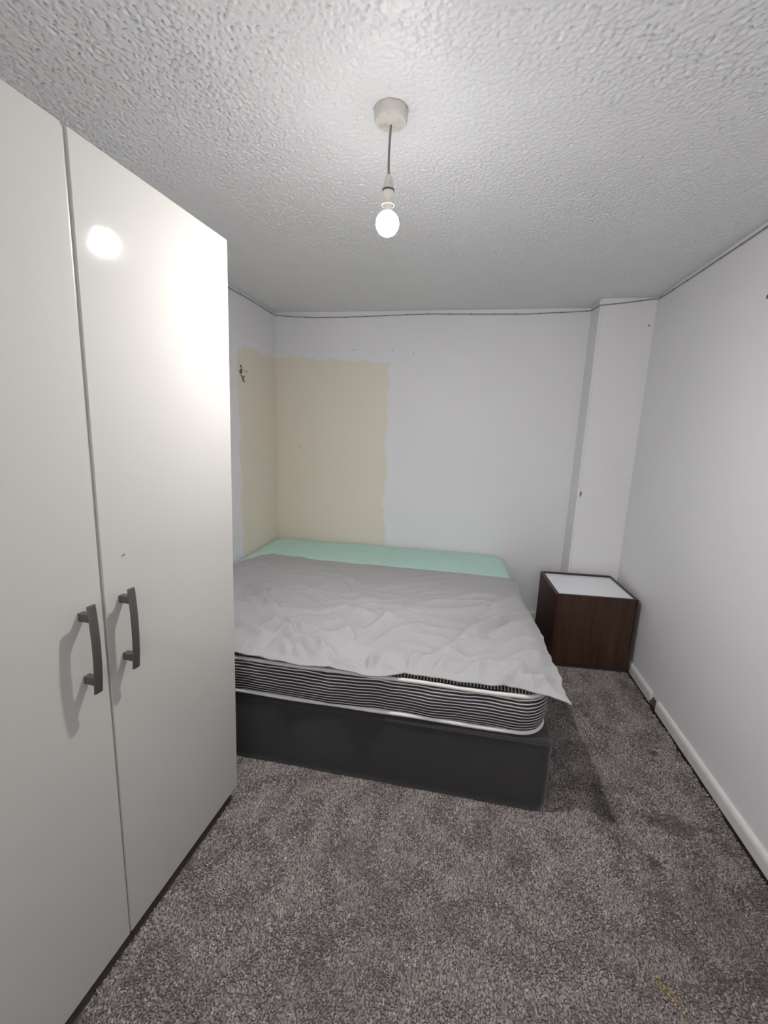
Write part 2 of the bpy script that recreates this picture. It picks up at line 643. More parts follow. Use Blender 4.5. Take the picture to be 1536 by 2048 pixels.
def chip(name, pts, thick, frame, mat, parent):
    """small irregular flake: polygon pts in (u, v), extruded by thick along w; frame = (origin, u, v, w)"""
    O, U, V, Wd = (Vector(a) for a in frame)
    bm = bmesh.new()
    lo = [bm.verts.new(O + U * a + V * b) for a, b in pts]
    hi = [bm.verts.new(O + U * a * 0.85 + V * b * 0.85 + Wd * thick) for a, b in pts]
    n = len(pts)
    bm.faces.new(hi)
    for i in range(n):
        bm.faces.new((lo[i], lo[(i + 1) % n], hi[(i + 1) % n], hi[i]))
    bmesh.ops.recalc_face_normals(bm, faces=bm.faces)
    return obj(name, bm, mat, parent)


chip('scuff_mark', [(-0.006, 0), (-0.002, 0.002), (0.006, 0.004), (0.004, 0.0), (-0.003, -0.002)], 0.0002,
     ((0.0001, -0.47, 1.16), (0, 1, 0), (0, 0, 1), (1, 0, 0)), M_SCUFF, door_far)

# ------------------------------------------------------------------ divan base
BX, BY0, BY1, BZ = 0.413, 1.5487, 3.44, 0.3275
N = NT('charcoal_divan_fabric')
co = N.coord()
weave = N.noise(N.mapping(co, (1, 1, 1)), 420.0, 2)
N.bump(weave, 0.35, 0.002)
worn = N.smooth(N.noise(co, 3.5, 4, 0.65), 0.45, 0.8)
M_DIVAN = N.set(N.mix(worn, S((39, 37, 39)), S((47, 45, 47))), 0.9)
N.b.inputs['Sheen Weight'].default_value = 0.25
N.b.inputs['Sheen Roughness'].default_value = 0.5


def rounded_rect(x0, x1, y0, y1, r, n=8, straight=40):
    """perimeter points, counter-clockwise, dense along the straight sides"""
    pts = []
    cs = [(x1 - r, y0 + r, -90), (x1 - r, y1 - r, 0), (x0 + r, y1 - r, 90), (x0 + r, y0 + r, 180)]
    for ci, (cx, cy, a0) in enumerate(cs):
        for k in range(n + 1):
            a = math.radians(a0 + 90 * k / n)
            pts.append((cx + r * math.cos(a), cy + r * math.sin(a)))
        nx = cs[(ci + 1) % 4]
        a = math.radians(nx[2])
        e = (nx[0] + r * math.cos(a), nx[1] + r * math.sin(a))
        s = pts[-1]
        for k in range(1, straight):
            t = k / straight
            pts.append((s[0] + (e[0] - s[0]) * t, s[1] + (e[1] - s[1]) * t))
    return np.array(pts)


def loft(loops, cap_lo=True, cap_hi=True):
    """list of equal-length (n, 3) loops to a bmesh"""
    bm = bmesh.new()
    L = [[bm.verts.new(tuple(p)) for p in lp] for lp in loops]
    n = len(L[0])
    for a, b in zip(L[:-1], L[1:]):
        for k in range(n):
            bm.faces.new((a[k], a[(k + 1) % n], b[(k + 1) % n], b[k]))
    if cap_lo:
        bm.faces.new(L[0][::-1])
    if cap_hi:
        bm.faces.new(L[-1])
    return bm


divan = tag(empty('divan_base', ((XL + BX) / 2, (BY0 + BY1) / 2, 0)), 'charcoal fabric divan bed base on grey carpet', 'bed base')
ox, oy = divan.location.x, divan.location.y
loops = []
for z, ins in ((0.0, 0.010), (0.006, 0.004), (0.05, 0.0), (0.18, -0.002), (0.295, 0.0), (0.312, 0.0), (0.321, 0.004), (0.3262, 0.011), (BZ, 0.022)):
    q = rounded_rect(XL + 0.02 + ins, BX - ins, BY0 + ins, BY1 - ins, 0.035 - ins * 0.5)
    q[:, 1] -= 0.0108 * (q[:, 0] - BX) * (q[:, 1] < 2.5)          # the foot end runs very slightly askew
    wz = 0.0018 * perlin(q[:, 0] * 6 + 3, np.full(len(q), z * 9), 5)
    q[:, 1] += np.where(q[:, 1] < 1.7, wz, 0)
    loops.append(np.column_stack([q[:, 0] - ox, q[:, 1] - oy, np.full(len(q), z)]))
obj('body', loft(loops), M_DIVAN, divan, smooth=True)
q = rounded_rect(XL + 0.02, BX, BY0, BY1, 0.035)
q[:, 1] -= 0.0108 * (q[:, 0] - BX) * (q[:, 1] < 2.5)
obj('top_seam', tube_bm([(a - ox, b - oy, 0.309) for a, b in q], 0.0026, 6, True), M_DIVAN, divan, smooth=True)

# ------------------------------------------------------------------ mattress
MX0, MX1, MY0, MY1, MZ0, MZ1 = XL + 0.012, 0.388, 1.563, 3.432, BZ, 0.506


def ticking_material():
    N = NT('striped_ticking')
    co = N.coord()
    o = N.sep(co)
    geo = N.n('ShaderNodeNewGeometry')
    nz = N.math('ABSOLUTE', N.sep(geo.outputs['True Normal'])['Z'])
    wob = N.math('MULTIPLY', N.math('SUBTRACT', N.noise(N.mapping(co, (1, 1, 0.6)), 4.5, 3, 0.55), 0.5), 0.022)
    side = N.math('FRACT', N.math('DIVIDE', N.math('ADD', o['Z'], wob), 0.0132))
    top = N.math('FRACT', N.math('DIVIDE', o['X'], 0.0132))
    sel = N.smooth(nz, 0.75, 0.8)
    f = N.math('ADD', N.math('MULTIPLY', side, N.math('SUBTRACT', 1.0, sel)), N.math('MULTIPLY', top, sel))
    tri = N.math('ABSOLUTE', N.math('SUBTRACT', f, 0.5))
    white = N.math('SUBTRACT', 1.0, N.smooth(tri, 0.13, 0.21))
    col = N.mix(white, S((28, 27, 31)), S((196, 190, 190)))
    N.bump(N.noise(co, 300.0, 2), 0.2, 0.002)
    return N.set(col, 0.75)


M_TICK = ticking_material()
N = NT('white_piping_tape')
N.bump(N.noise(N.coord(), 200.0, 2), 0.25, 0.002)
M_PIPE = N.set(N.mix(N.noise(N.coord(), 8.0, 3), S((222, 218, 214)), S((196, 190, 186))), 0.7)

mattress = tag(empty('mattress', ((MX0 + MX1) / 2, (MY0 + MY1) / 2, BZ)), 'mattress with black and white striped sides and white piping', 'mattress')
mox, moy = mattress.location.x, mattress.location.y


def mattress_loop(ins, z, r=0.11, wave=0.0):
    q = rounded_rect(MX0 + ins, MX1 - ins, MY0 + ins, MY1 - ins, max(0.02, r - ins * 0.8), 12, 90)
    # very slight turn on the base: the right-hand side drifts in towards the head
    f = (q[:, 1] - MY0) / (MY1 - MY0)
    q[:, 0] -= 0.034 * np.clip(f, 0, 1) * (q[:, 0] > -0.5)
    if wave:
        w = wave * (perlin(q[:, 0] * 3.1 + 9, q[:, 1] * 3.1, 11) + 0.5 * perlin(q[:, 0] * 9, q[:, 1] * 9 + z * 14, 12))
        cx, cy = q[:, 0] + 0.6, q[:, 1] - 2.5
        front = q[:, 1] < 1.75
        q[:, 1] += np.where(front, w, 0)
        q[:, 0] += np.where((~front) & (q[:, 0] > 0), w * 0.6, 0)
    zz = np.full(len(q), z)
    return np.column_stack([q, zz])


def sag(P, amt=1.0):
    """edge lines ripple a little in height"""
    P = P.copy()
    P[:, 2] += amt * 0.006 * perlin(P[:, 0] * 2.6 + 4, P[:, 1] * 2.6, 21)
    return P


prof = [(0.05, MZ0), (0.014, MZ0 + 0.004), (0.004, MZ0 + 0.012), (-0.004, MZ0 + 0.03), (-0.010, MZ0 + 0.06), (-0.012, MZ0 + 0.09),
        (-0.010, MZ0 + 0.12), (-0.004, MZ0 + 0.15), (0.004, MZ1 - 0.014), (0.014, MZ1 - 0.005), (0.04, MZ1), (0.10, MZ1 + 0.004), (0.3, MZ1 + 0.006)]
loops = []
for ins, z in prof:
    lp = mattress_loop(ins, z, wave=0.012 if 0.335 < z < 0.50 else 0.002)
    lp[:, 0] -= mox
    lp[:, 1] -= moy
    lp[:, 2] -= BZ
    loops.append(lp)
obj('body', loft(loops), M_TICK, mattress, smooth=True)
for z in (MZ0 + 0.011, MZ1 - 0.011):
    lp = sag(mattress_loop(0.001, z))
    lp[:, 0] -= mox
    lp[:, 1] -= moy
    lp[:, 2] -= BZ
    lp[:, 2] = np.maximum(lp[:, 2], 0.009)
    obj('piping', tube_bm(lp, 0.0088, 8, True), M_PIPE, mattress, smooth=True)

# ------------------------------------------------------------------ fitted sheet (head end)
N = NT('mint_green_cotton')
co = N.coord()
N.bump(N.noise(N.mapping(co, (1.0, 2.5, 1.0)), 7.0, 4, 0.55), 0.35, 0.02)
M_SHEET = N.set(N.mix(N.noise(co, 5.0, 3), S((186, 220, 208)), S((178, 213, 201))), 0.85)
N.b.inputs['Sheen Weight'].default_value = 0.1
prof = [(-0.010, 0.37), (-0.017, 0.42), (-0.013, 0.47), (-0.003, 0.496), (0.008, 0.510), (0.022, 0.5175), (0.045, 0.521), (0.09, 0.523),
        (0.16, 0.524), (0.26, 0.525), (0.40, 0.526), (0.55, 0.526), (0.70, 0.526), (0.85, 0.526)]
loops = [mattress_loop(i, z) for i, z in prof]
P = np.stack(loops)
P[..., 2] += 0.0055 * perlin(P[..., 0] * 4, P[..., 1] * 9, 31) * (P[..., 2] > 0.5) + 0.002 * perlin(P[..., 0] * 14, P[..., 1] * 14, 32)
P[..., 0] = np.maximum(P[..., 0], XL + 0.002)
P[..., 1] = np.minimum(P[..., 1], YB - 0.003)
nL, nP, _ = P.shape
V = P.reshape(-1, 3)
faces = []
for i in range(nL - 1):
    for k in range(nP):
        f = (i * nP + k, i * nP + (k + 1) % nP, (i + 1) * nP + (k + 1) % nP, (i + 1) * nP + k)
        if V[list(f), 1].mean() > 2.35:
            faces.append(f)
faces2 = list(faces)
me = bpy.data.meshes.new('fitted_sheet')
bm = bmesh.new()
bv = [bm.verts.new(tuple(v)) for v in V]
for f in faces2:
    bm.faces.new([bv[i] for i in f])
inner = [bv[(nL - 1) * nP + k] for k in range(nP)]
bmesh.ops.delete(bm, geom=[v for v in bm.verts if not v.link_faces], context='VERTS')
bm.normal_update()
sheet = obj('fitted_sheet', bm, M_SHEET, smooth=True)
md = sheet.modifiers.new('thickness', 'SOLIDIFY')
md.thickness = 0.002
md.offset = 0
tag(sheet, 'mint green fitted sheet over the head end of mattress', 'bed sheet')

# ------------------------------------------------------------------ duvet
N = NT('grey_duvet_cotton')
co = N.coord()
fine = N.noise(co, 600.0, 2)
mid = N.noise(co, 45.0, 4, 0.6)
N.bump(N.math('ADD', N.math('MULTIPLY', fine, 0.15), N.math('MULTIPLY', mid, 0.8)), 0.25, 0.004)
M_DUVET = N.set(N.mix(N.noise(co, 3.0, 3), (0.355, 0.35, 0.35, 1), (0.33, 0.325, 0.327, 1)), 0.9)
N.b.inputs['Sheen Weight'].default_value = 0.15


def duvet_mesh():
    nx, ny = 380, 270
    U, Vv = np.meshgrid(np.linspace(0, 1, nx), np.linspace(0, 1, ny))
    # footprint edges, measured from the photograph: front hem y(x), head hem y(x), right hem x(y)
    fx = np.array([-1.56, -0.913, -0.70, -0.57, -0.489, -0.40, -0.322, -0.25, -0.178, -0.163, -0.054, 0.078, 0.209, 0.306, 0.374, 0.445])
    fy = np.array([1.575, 1.558, 1.538, 1.526, 1.545, 1.524, 1.515, 1.530, 1.564, 1.560, 1.561, 1.556, 1.564, 1.554, 1.546, 1.502])
    hx = np.array([-1.56, -1.48, -1.40, -1.33, -1.15, -0.962, -0.691, -0.27, 0.05, 0.352, 0.445])
    hy = np.array([2.45, 2.66, 2.82, 2.895, 2.875, 2.845, 2.84, 2.853, 2.845, 2.832, 2.80])
    ry = np.array([1.48, 1.52, 1.56, 1.62, 1.747, 1.80, 1.939, 2.05, 2.232, 2.35, 2.50, 2.60, 2.70, 2.74, 2.78, 2.84])
    rx = np.array([0.447, 0.443, 0.437, 0.438, 0.446, 0.434, 0.428, 0.430, 0.415, 0.402, 0.390, 0.388, 0.402, 0.409, 0.390, 0.352])
    x = XL + 0.006 + U * (0.44 - XL)
    for _ in range(4):
        yf, yh = np.interp(x, fx, fy), np.interp(x, hx, hy)
        y = yf + (yh - yf) * Vv
        xr = np.interp(y, ry, rx)
        x = XL + 0.006 + U * (xr - XL - 0.006)
    # small scallops of the sewn hem
    e_f, e_r, e_h = Vv * 1.35, (1 - U) * 2.0, (1 - Vv) * 1.35            # distance from the hems, metres
    y = y + 0.006 * perlin(x * 17, x * 0 + 3.3, 41) * np.exp(-e_f / 0.05)
    x = x + 0.007 * perlin(y * 0 + 5.1, y * 17, 42) * np.exp(-e_r / 0.05)
    # loft: filling thick inside, thin at the hems
    d = np.minimum(np.minimum(e_f, e_r), e_h)
    fill = 0.034 * (1 - np.exp(-d / 0.045)) + 0.012 * sstep(d, 0.05, 0.5)
    z = 0.522 + 0.006 + fill
    # fold field -----------------------------------------------------------
    wx = x + 0.06 * perlin(x * 2.3 + 1, y * 2.3 + 7, 51) + 0.010 * perlin(x * 6, y * 6, 52)
    wy = y + 0.06 * perlin(x * 2.3 + 5, y * 2.3 + 2, 53) + 0.010 * perlin(x * 6, y * 6, 54)

    def ridged(a, fl, fc, seed, sharp=2.8):
        ca, sa = math.cos(a), math.sin(a)
        s = wx * ca + wy * sa
        t = -wx * sa + wy * ca
        n = perlin(s * fl + 3.7, t * fc + 1.3, seed)
        r = np.clip(1 - np.sqrt(n * n + 0.004), 0, 1) ** sharp
        m = sstep(perlin(s * fl * 0.8 + 9.1, t * fc * 0.35, seed + 100), -0.35, 0.35)     # folds come and go
        return r * m - 0.25

    right = sstep(x, -0.55, 0.05)
    left = 1 - right
    hem = np.exp(-e_f / 0.12)
    # right half: long soft folds that run from the middle out towards the right hem
    h = right * (0.026 * ridged(math.radians(38), 0.8, 4.0, 61) + 0.013 * ridged(math.radians(28), 0.9, 8.0, 62)
                 + 0.005 * ridged(math.radians(44), 1.6, 15.0, 63))
    # left half: shorter, crossing creases
    h = h + left * (0.022 * ridged(math.radians(-16), 1.2, 5.0, 64) + 0.016 * ridged(math.radians(26), 1.5, 6.5, 65)
                    + 0.011 * ridged(math.radians(-48), 1.6, 9.0, 66))
    h = h + 0.006 * ridged(math.radians(8), 2.5, 12.0, 67) + 0.004 * ridged(math.radians(62), 3.5, 15.0, 68)
    # gathers at the foot hem, pulled at right angles to it
    h = h + hem * (0.026 * ridged(math.radians(74), 1.6, 6.0, 69) + 0.013 * ridged(math.radians(100), 2.4, 13.0, 70))
    h = h + np.exp(-e_r / 0.10) * 0.014 * ridged(math.radians(-8), 1.5, 10.0, 71)
    calm = 1 - 0.6 * sstep(y, 2.25, 2.7)
    h = 1.3 * h * calm

    # individual creases, each a ridge with a steeper trough on its far side: (points, height, width)
    CR = [([(-0.70, 1.93), (-0.58, 1.97), (-0.53, 2.01)], 0.018, 0.016), ([(-0.75, 1.78), (-0.67, 1.76), (-0.60, 1.75)], 0.019, 0.016),
          ([(-1.17, 2.22), (-1.03, 2.08), (-0.91, 1.95), (-0.84, 1.86)], 0.016, 0.024), ([(-0.38, 1.80), (-0.32, 1.95), (-0.21, 2.07), (-0.07, 2.13)], 0.017, 0.026),
          ([(-0.04, 1.72), (0.08, 1.90), (0.19, 2.09), (0.26, 2.17)], 0.026, 0.028), ([(-0.56, 1.66), (-0.52, 1.58)], 0.014, 0.018),
          ([(-0.49, 1.81), (-0.43, 1.72)], 0.014, 0.018), ([(-0.33, 1.54), (-0.325, 1.58), (-0.31, 1.63)], 0.024, 0.016),
          ([(-0.28, 1.57), (-0.25, 1.58), (-0.21, 1.56)], 0.016, 0.016), ([(-0.17, 1.56), (-0.17, 1.61), (-0.15, 1.66), (-0.12, 1.69)], 0.022, 0.018),
          ([(-0.11, 1.64), (-0.05, 1.71), (0.03, 1.79)], 0.016, 0.022), ([(0.37, 2.40), (0.25, 2.28), (0.16, 2.12)], 0.018, 0.026),
          ([(0.40, 2.13), (0.29, 2.06), (0.20, 1.93)], 0.020, 0.024), ([(0.39, 2.56), (0.25, 2.42), (0.08, 2.34)], 0.013, 0.026),
          ([(-0.47, 2.30), (-0.33, 2.40), (-0.17, 2.55)], 0.009, 0.026), ([(-0.40, 2.47), (-0.19, 2.64), (0.03, 2.76)], 0.007, 0.028),
          ([(-0.95, 1.86), (-0.81, 1.79), (-0.69, 1.69), (-0.56, 1.63)], 0.018, 0.022), ([(-0.73, 1.64), (-0.69, 1.60), (-0.66, 1.56)], 0.016, 0.018),
          ([(-0.66, 1.62), (-0.61, 1.57)], 0.014, 0.016), ([(-1.00, 1.75), (-0.90, 1.72), (-0.83, 1.70)], 0.018, 0.020),
          ([(0.06, 1.62), (0.15, 1.69), (0.27, 1.68)], 0.014, 0.022), ([(-0.08, 1.58), (-0.05, 1.62), (0.01, 1.72)], 0.016, 0.020),
          ([(-1.14, 2.05), (-1.03, 2.03), (-1.02, 2.19)], 0.013, 0.022), ([(-0.87, 1.96), (-0.74, 1.94), (-0.70, 1.93)], 0.012, 0.020),
          ([(-1.34, 2.65), (-1.17, 2.50), (-1.00, 2.50)], 0.009, 0.028), ([(-0.65, 1.66), (-0.56, 1.66), (-0.46, 1.58)], 0.015, 0.018),
          ([(0.40, 1.83), (0.32, 1.79), (0.23, 1.71)], 0.018, 0.022), ([(0.42, 1.67), (0.36, 1.64), (0.29, 1.60)], 0.015, 0.020),
          ([(-0.51, 2.02), (-0.42, 2.07)], 0.012, 0.020), ([(-0.48, 1.57), (-0.41, 1.57), (-0.36, 1.55)], 0.015, 0.018),
          ([(-0.33, 1.73), (-0.27, 1.85), (-0.16, 1.94)], 0.014, 0.024), ([(-0.85, 2.25), (-0.68, 2.18), (-0.55, 2.20)], 0.010, 0.024),
          ([(-1.30, 1.95), (-1.15, 1.85), (-1.02, 1.66)], 0.014, 0.022)]
    jx = x + 0.010 * perlin(x * 14, y * 14, 55)
    jy = y + 0.010 * perlin(x * 14 + 6, y * 14 + 3, 56)
    for pts, hh, w_ in CR:
        best = np.full(x.shape, 9.0)
        sgn = np.ones(x.shape)
        par = np.zeros(x.shape)
        m_ = len(pts) - 1
        for i in range(m_):
            (ax, ay), (bx, by) = pts[i], pts[i + 1]
            vx, vy = bx - ax, by - ay
            L = math.hypot(vx, vy)
            tt = np.clip(((jx - ax) * vx + (jy - ay) * vy) / L ** 2, 0, 1)
            dd = np.hypot(jx - ax - tt * vx, jy - ay - tt * vy)
            nx_, ny_ = -vy / L, vx / L
            if ny_ < 0:
                nx_, ny_ = -nx_, -ny_
            side = np.where((jx - ax) * nx_ + (jy - ay) * ny_ >= 0, 1.0, -1.0)
            upd = dd < best
            best = np.where(upd, dd, best)
            sgn = np.where(upd, side, sgn)
            par = np.where(upd, (i + tt) / m_, par)
        u_ = sgn * best / w_
        env = np.sin(np.pi * (0.12 + 0.76 * par))
        h = h + 1.35 * hh * env * (np.exp(-(u_ * 0.75 + 0.25) ** 2) - 0.55 * np.exp(-(u_ - 1.1) ** 2 / 0.5)) * (best < 5 * w_)
    edge = sstep(d, 0.0, 0.03)
    z = z + h * (0.35 + 0.65 * edge)
    # keep the cloth on the mattress (soft floor); past the mattress edge it only dips to the hem
    lo = 0.5335
    z = lo + 0.004 * np.log1p(np.exp(np.clip((z - lo) / 0.004, -30, 30)))
    over_f = np.clip(1.600 - y, 0, None)
    over_r = np.clip(x - (0.362 - 0.018 * (y - 1.57)), 0, None)
    dip = np.maximum(sstep(over_f, 0.0, 0.06), sstep(over_r, 0.0, 0.07))
    z = z - dip * (0.008 + 0.25 * (z - lo))
    # left hem turns down against the wall
    z = z - 0.05 * np.exp(-((x - XL) / 0.05))
    return grid_mesh('duvet', np.stack([x, y, z], -1))


duvet = obj('duvet', duvet_mesh(), M_DUVET, smooth=True)
md = duvet.modifiers.new('thickness', 'SOLIDIFY')
md.thickness = 0.005
md.offset = -1
tag(duvet, 'crumpled plain grey duvet spread over the striped mattress', 'duvet')

# ------------------------------------------------------------------ nightstand
def wood_material(name, along='Z'):
    N = NT(name)
    co = N.coord()
    sc_ = (9, 9, 0.7) if along == 'Z' else ((0.7, 9, 9) if along == 'X' else (9, 0.7, 9))
    g1 = N.noise(N.mapping(co, sc_), 3.0, 5, 0.6, 0.6)
    g2 = N.noise(N.mapping(co, tuple(5 * s for s in sc_)), 5.0, 3, 0.6)
    f = N.math('ADD', N.math('MULTIPLY', g1, 0.75), N.math('MULTIPLY', g2, 0.25))
    col = N.ramp(f, [(0.3, S((42, 24, 17))), (0.5, S((59, 36, 25))), (0.7, S((76, 49, 34)))])
    N.bump(g2, 0.08, 0.002)
    return N.set(col, 0.42)


M_WOODZ = wood_material('dark_walnut_upright', 'Z')
M_WOODY = wood_material('dark_walnut_rail', 'Y')
M_WOODX = wood_material('dark_walnut_rail_wide', 'X')
N = NT('white_laminate')
M_LAM = N.set(N.mix(N.noise(N.coord(), 5.0), (0.87, 0.89, 0.92, 1), (0.84, 0.86, 0.89, 1)), 0.18)

NW, ND, NH = 0.495, 0.45, 0.50
ns = tag(empty('nightstand', (0.616 + NW / 2, 2.728 + ND / 2, 0.0)), 'dark walnut cube nightstand with white inset top', 'nightstand')
ns.rotation_euler = (0, 0, math.radians(3.2))
a, b, t = NW / 2, ND / 2, 0.018
zp = 0.028


def side_panel(s):
    """upright side whose front and top edges are mitred back from the outer face"""
    poly = [(s * a, -b + 0.012), (s * (a - 0.010), -b), (s * (a - t), -b), (s * (a - t), b), (s * a, b)]
    if s < 0:
        poly = poly[::-1]
    bm = prism_bm(poly, zp, NH)
    for v in bm.verts:
        if v.co.z > NH - 1e-4 and abs(abs(v.co.x) - a) < 1e-4:
            v.co.z -= 0.008
    bmesh.ops.recalc_face_normals(bm, faces=bm.faces)
    bmesh.ops.bevel(bm, geom=bm.edges[:], offset=0.0008, segments=1, affect='EDGES')
    return bm


obj('side_panel', side_panel(-1), M_WOODZ, ns)
obj('side_panel', side_panel(1), M_WOODZ, ns)
obj('front_panel', box_bm((-a + t + 0.0015, -b + 0.003, zp + 0.002), (a - t - 0.0015, -b + 0.019, NH - 0.001), 0.001), M_WOODZ, ns)
obj('back_panel', box_bm((-a + t, b - 0.014, zp), (a - t, b, NH), 0.001), M_WOODX, ns)
obj('top_panel', box_bm((-a + t, -b + 0.0192, NH - 0.03), (a - t, b - 0.014, NH - 0.012)), M_LAM, ns)
obj('bottom_panel', box_bm((-a + t, -b + 0.0192, zp), (a - t, b - 0.014, zp + 0.016)), M_WOODX, ns)
obj('plinth', box_bm((-a + 0.012, -b + 0.012, 0.0), (a - 0.012, b - 0.012, zp)), M_PLINTH, ns)

# ------------------------------------------------------------------ pendant lamp
LX, LY = -0.265, 1.372
N = NT('aged_white_plastic')
dirt = N.smooth(N.noise(N.coord(), 30.0, 4, 0.6), 0.45, 0.75)
M_PLAS = N.set(N.mix(dirt, (0.66, 0.63, 0.58, 1), (0.50, 0.46, 0.40, 1)), 0.4)
N = NT('grey_flex')
M_FLEX = N.set(N.mix(N.noise(N.coord(), 100.0), (0.16, 0.145, 0.135, 1), (0.22, 0.20, 0.19, 1)), 0.5)
N = NT('dark_rubber_ring')
M_RING = N.set(N.mix(N.noise(N.coord(), 60.0), (0.03, 0.03, 0.032, 1), (0.05, 0.05, 0.05, 1)), 0.5)
N = NT('lit_bulb')
zc = N.sep(N.coord())['Z']
e = N.n('ShaderNodeEmission')
e.inputs['Color'].default_value = (1.0, 0.985, 0.975, 1)
# the lamp radiates mostly from its lower globe; the upper shoulder over the driver is dimmer
glow = N.math('ADD', N.math('MULTIPLY', N.math('SUBTRACT', 1.0, N.smooth(zc, BULB_LO, BULB_HI)), 1.0 - BULB_UP), BULB_UP)
glow = N.math('MULTIPLY', glow, N.math('SUBTRACT', 1.0, N.math('MULTIPLY', N.smooth(zc, 0.010, 0.028), 0.985)))
N.link(N.math('MULTIPLY', glow, BULB), e.inputs['Strength'])
N.link(e.outputs[0], N.t.nodes['Material Output'].inputs['Surface'])
M_BULB = N.m

lamp = tag(empty('pendant_lamp', (LX, LY, H)), 'lit bare bulb on a flex hanging from round ceiling rose', 'lamp')
obj('ceiling_rose', lathe_bm([(0.047, 0.0), (0.047, -0.004), (0.046, -0.024), (0.043, -0.0285), (0.036, -0.030), (0.012, -0.0305), (0.010, -0.034), (0.005, -0.035)], 48), M_PLAS, lamp, smooth=True).modifiers.new('e', 'EDGE_SPLIT').split_angle = math.radians(40)
pts = []
for i in range(17):
    t = i / 16
    z = -0.032 - t * 0.132
    pts.append((0.004 * math.sin(t * 2.6) * -1 + 0.001, 0.003 * math.sin(t * 3.0), z))
obj('flex', tube_bm(pts, 0.0032, 10), M_FLEX, lamp, smooth=True)
hx0, hy0 = pts[-1][0], pts[-1][1]
# local z below the ceiling: cap 2.196 .. 2.16, ring, skirt to 2.125, bulb centre 2.072
holder = obj('lampholder', lathe_bm([(0.004, -0.158), (0.0075, -0.162), (0.0115, -0.172), (0.0145, -0.186), (0.0155, -0.196), (0.0158, -0.197),
                                     (0.0160, -0.2005), (0.0163, -0.215), (0.0170, -0.2335), (0.0186, -0.2340), (0.0187, -0.2365), (0.0160, -0.2370), (0.0150, -0.2300)], 36), M_PLAS, lamp, smooth=True)
holder.location = (hx0, hy0, 0)
holder.modifiers.new('e', 'EDGE_SPLIT').split_angle = math.radians(40)
ring = obj('clamp_ring', lathe_bm([(0.0150, -0.1955), (0.0172, -0.1955), (0.0176, -0.1975), (0.0172, -0.2005), (0.0150, -0.2005)], 36), M_RING, holder, smooth=True)
# bulb: cap and collar, then the glowing globe
bulb = obj('bulb', lathe_bm([(0.011, 0.060), (0.0115, 0.046), (0.0125, 0.040), (0.0145, 0.034), (0.0150, 0.030)], 36), M_PLAS, lamp, smooth=True)
bulb.location = (hx0, hy0, -0.2835)
gp = []
for k in range(14):
    a_ = math.radians(26 + (180 - 26) * k / 13)
    gp.append((max(0.0006, 0.0335 * math.sin(a_)), 0.0335 * math.cos(a_) * (1.0 if a_ < math.pi / 2 else 1.0)))
obj('globe', lathe_bm(gp, 30), M_BULB, bulb, smooth=True)

# ------------------------------------------------------------------ cable along the top of the walls
N = NT('grey_cable')
M_CABLE = N.set(N.mix(N.noise(N.coord(), 30.0), (0.26, 0.25, 0.245, 1), (0.33, 0.32, 0.31, 1)), 0.5)
N = NT('dark_clip')
M_CLIP = N.set(N.mix(N.noise(N.coord(), 60.0), (0.20, 0.19, 0.185, 1), (0.25, 0.24, 0.235, 1)), 0.5)
g = 0.0045
path = [(XL + g, -0.4, 2.34), (XL + g, 1.0, 2.335), (XL + g, 2.0, 2.342), (XL + g, 2.76, 2.337), (XL + g, 3.04, 2.341), (XL + g, 3.30, 2.337), (XL + g + 0.003, YB - 0.02, 2.336), (XL + 0.02, YB - g, 2.336),
        (-1.40, YB - g, 2.325), (-1.227, YB - g, 2.316), (-0.983, YB - g, 2.317), (-0.65, YB - g, 2.325), (-0.324, YB - g, 2.333),
        (0.008, YB - g, 2.327), (0.363, YB - g, 2.323), (0.569, YB - g, 2.330), (XS - 0.02, YB - g, 2.338), (XS - g, YB - 0.02, 2.338),
        (XS - g, YP + 0.01, 2.320), (XS + 0.012, YP - g, 2.317), (0.956, YP - g, 2.329), (1.072, YP - g, 2.343), (1.125, YP - g, 2.350),
        (XR - g - 0.002, YP - 0.02, 2.345), (XR - g, 3.10, 2.341), (XR - g, 2.709, 2.338), (XR - g, 2.18, 2.338), (XR - g, 1.2, 2.342), (XR - g, 0.2, 2.338), (XR - g, -0.6, 2.34)]
# resample finely, rounding nothing away from the walls
dense, acc = [], 0.0
clips = []
nextc = 0.1
for p, q_ in zip(path[:-1], path[1:]):
    p, q_ = Vector(p), Vector(q_)
    L = (q_ - p).length
    n = max(1, int(L / 0.08))
    for k in range(n):
        dense.append(p.lerp(q_, k / n))
    while nextc < acc + L:
        clips.append((p.lerp(q_, (nextc - acc) / L), (q_ - p).normalized()))
        nextc += 0.16
    acc += L
dense.append(Vector(path[-1]))
cable = obj('cable', tube_bm(dense, 0.0036, 8), M_CABLE, smooth=True)
tag(cable, 'thin grey cable pinned along the wall tops below ceiling', 'cable')
clip_me = None
for c, d in clips:
    if c.y < 1.2:
        continue
    if clip_me is None:
        bmc = lathe_bm([(0.0036, -0.008), (0.0046, -0.006), (0.0046, 0.006), (0.0036, 0.008)], 10)
        clip_me = bpy.data.meshes.new('cable_clip')
        bmc.to_mesh(clip_me)
        bmc.free()
        clip_me.shade_smooth()
        clip_me.materials.append(M_CLIP)
    o = bpy.data.objects.new('cable_clip', clip_me)
    COL.objects.link(o)
    o.parent = cable
    o.location = c
    o.rotation_euler = d.to_track_quat('Z', 'Y').to_euler()

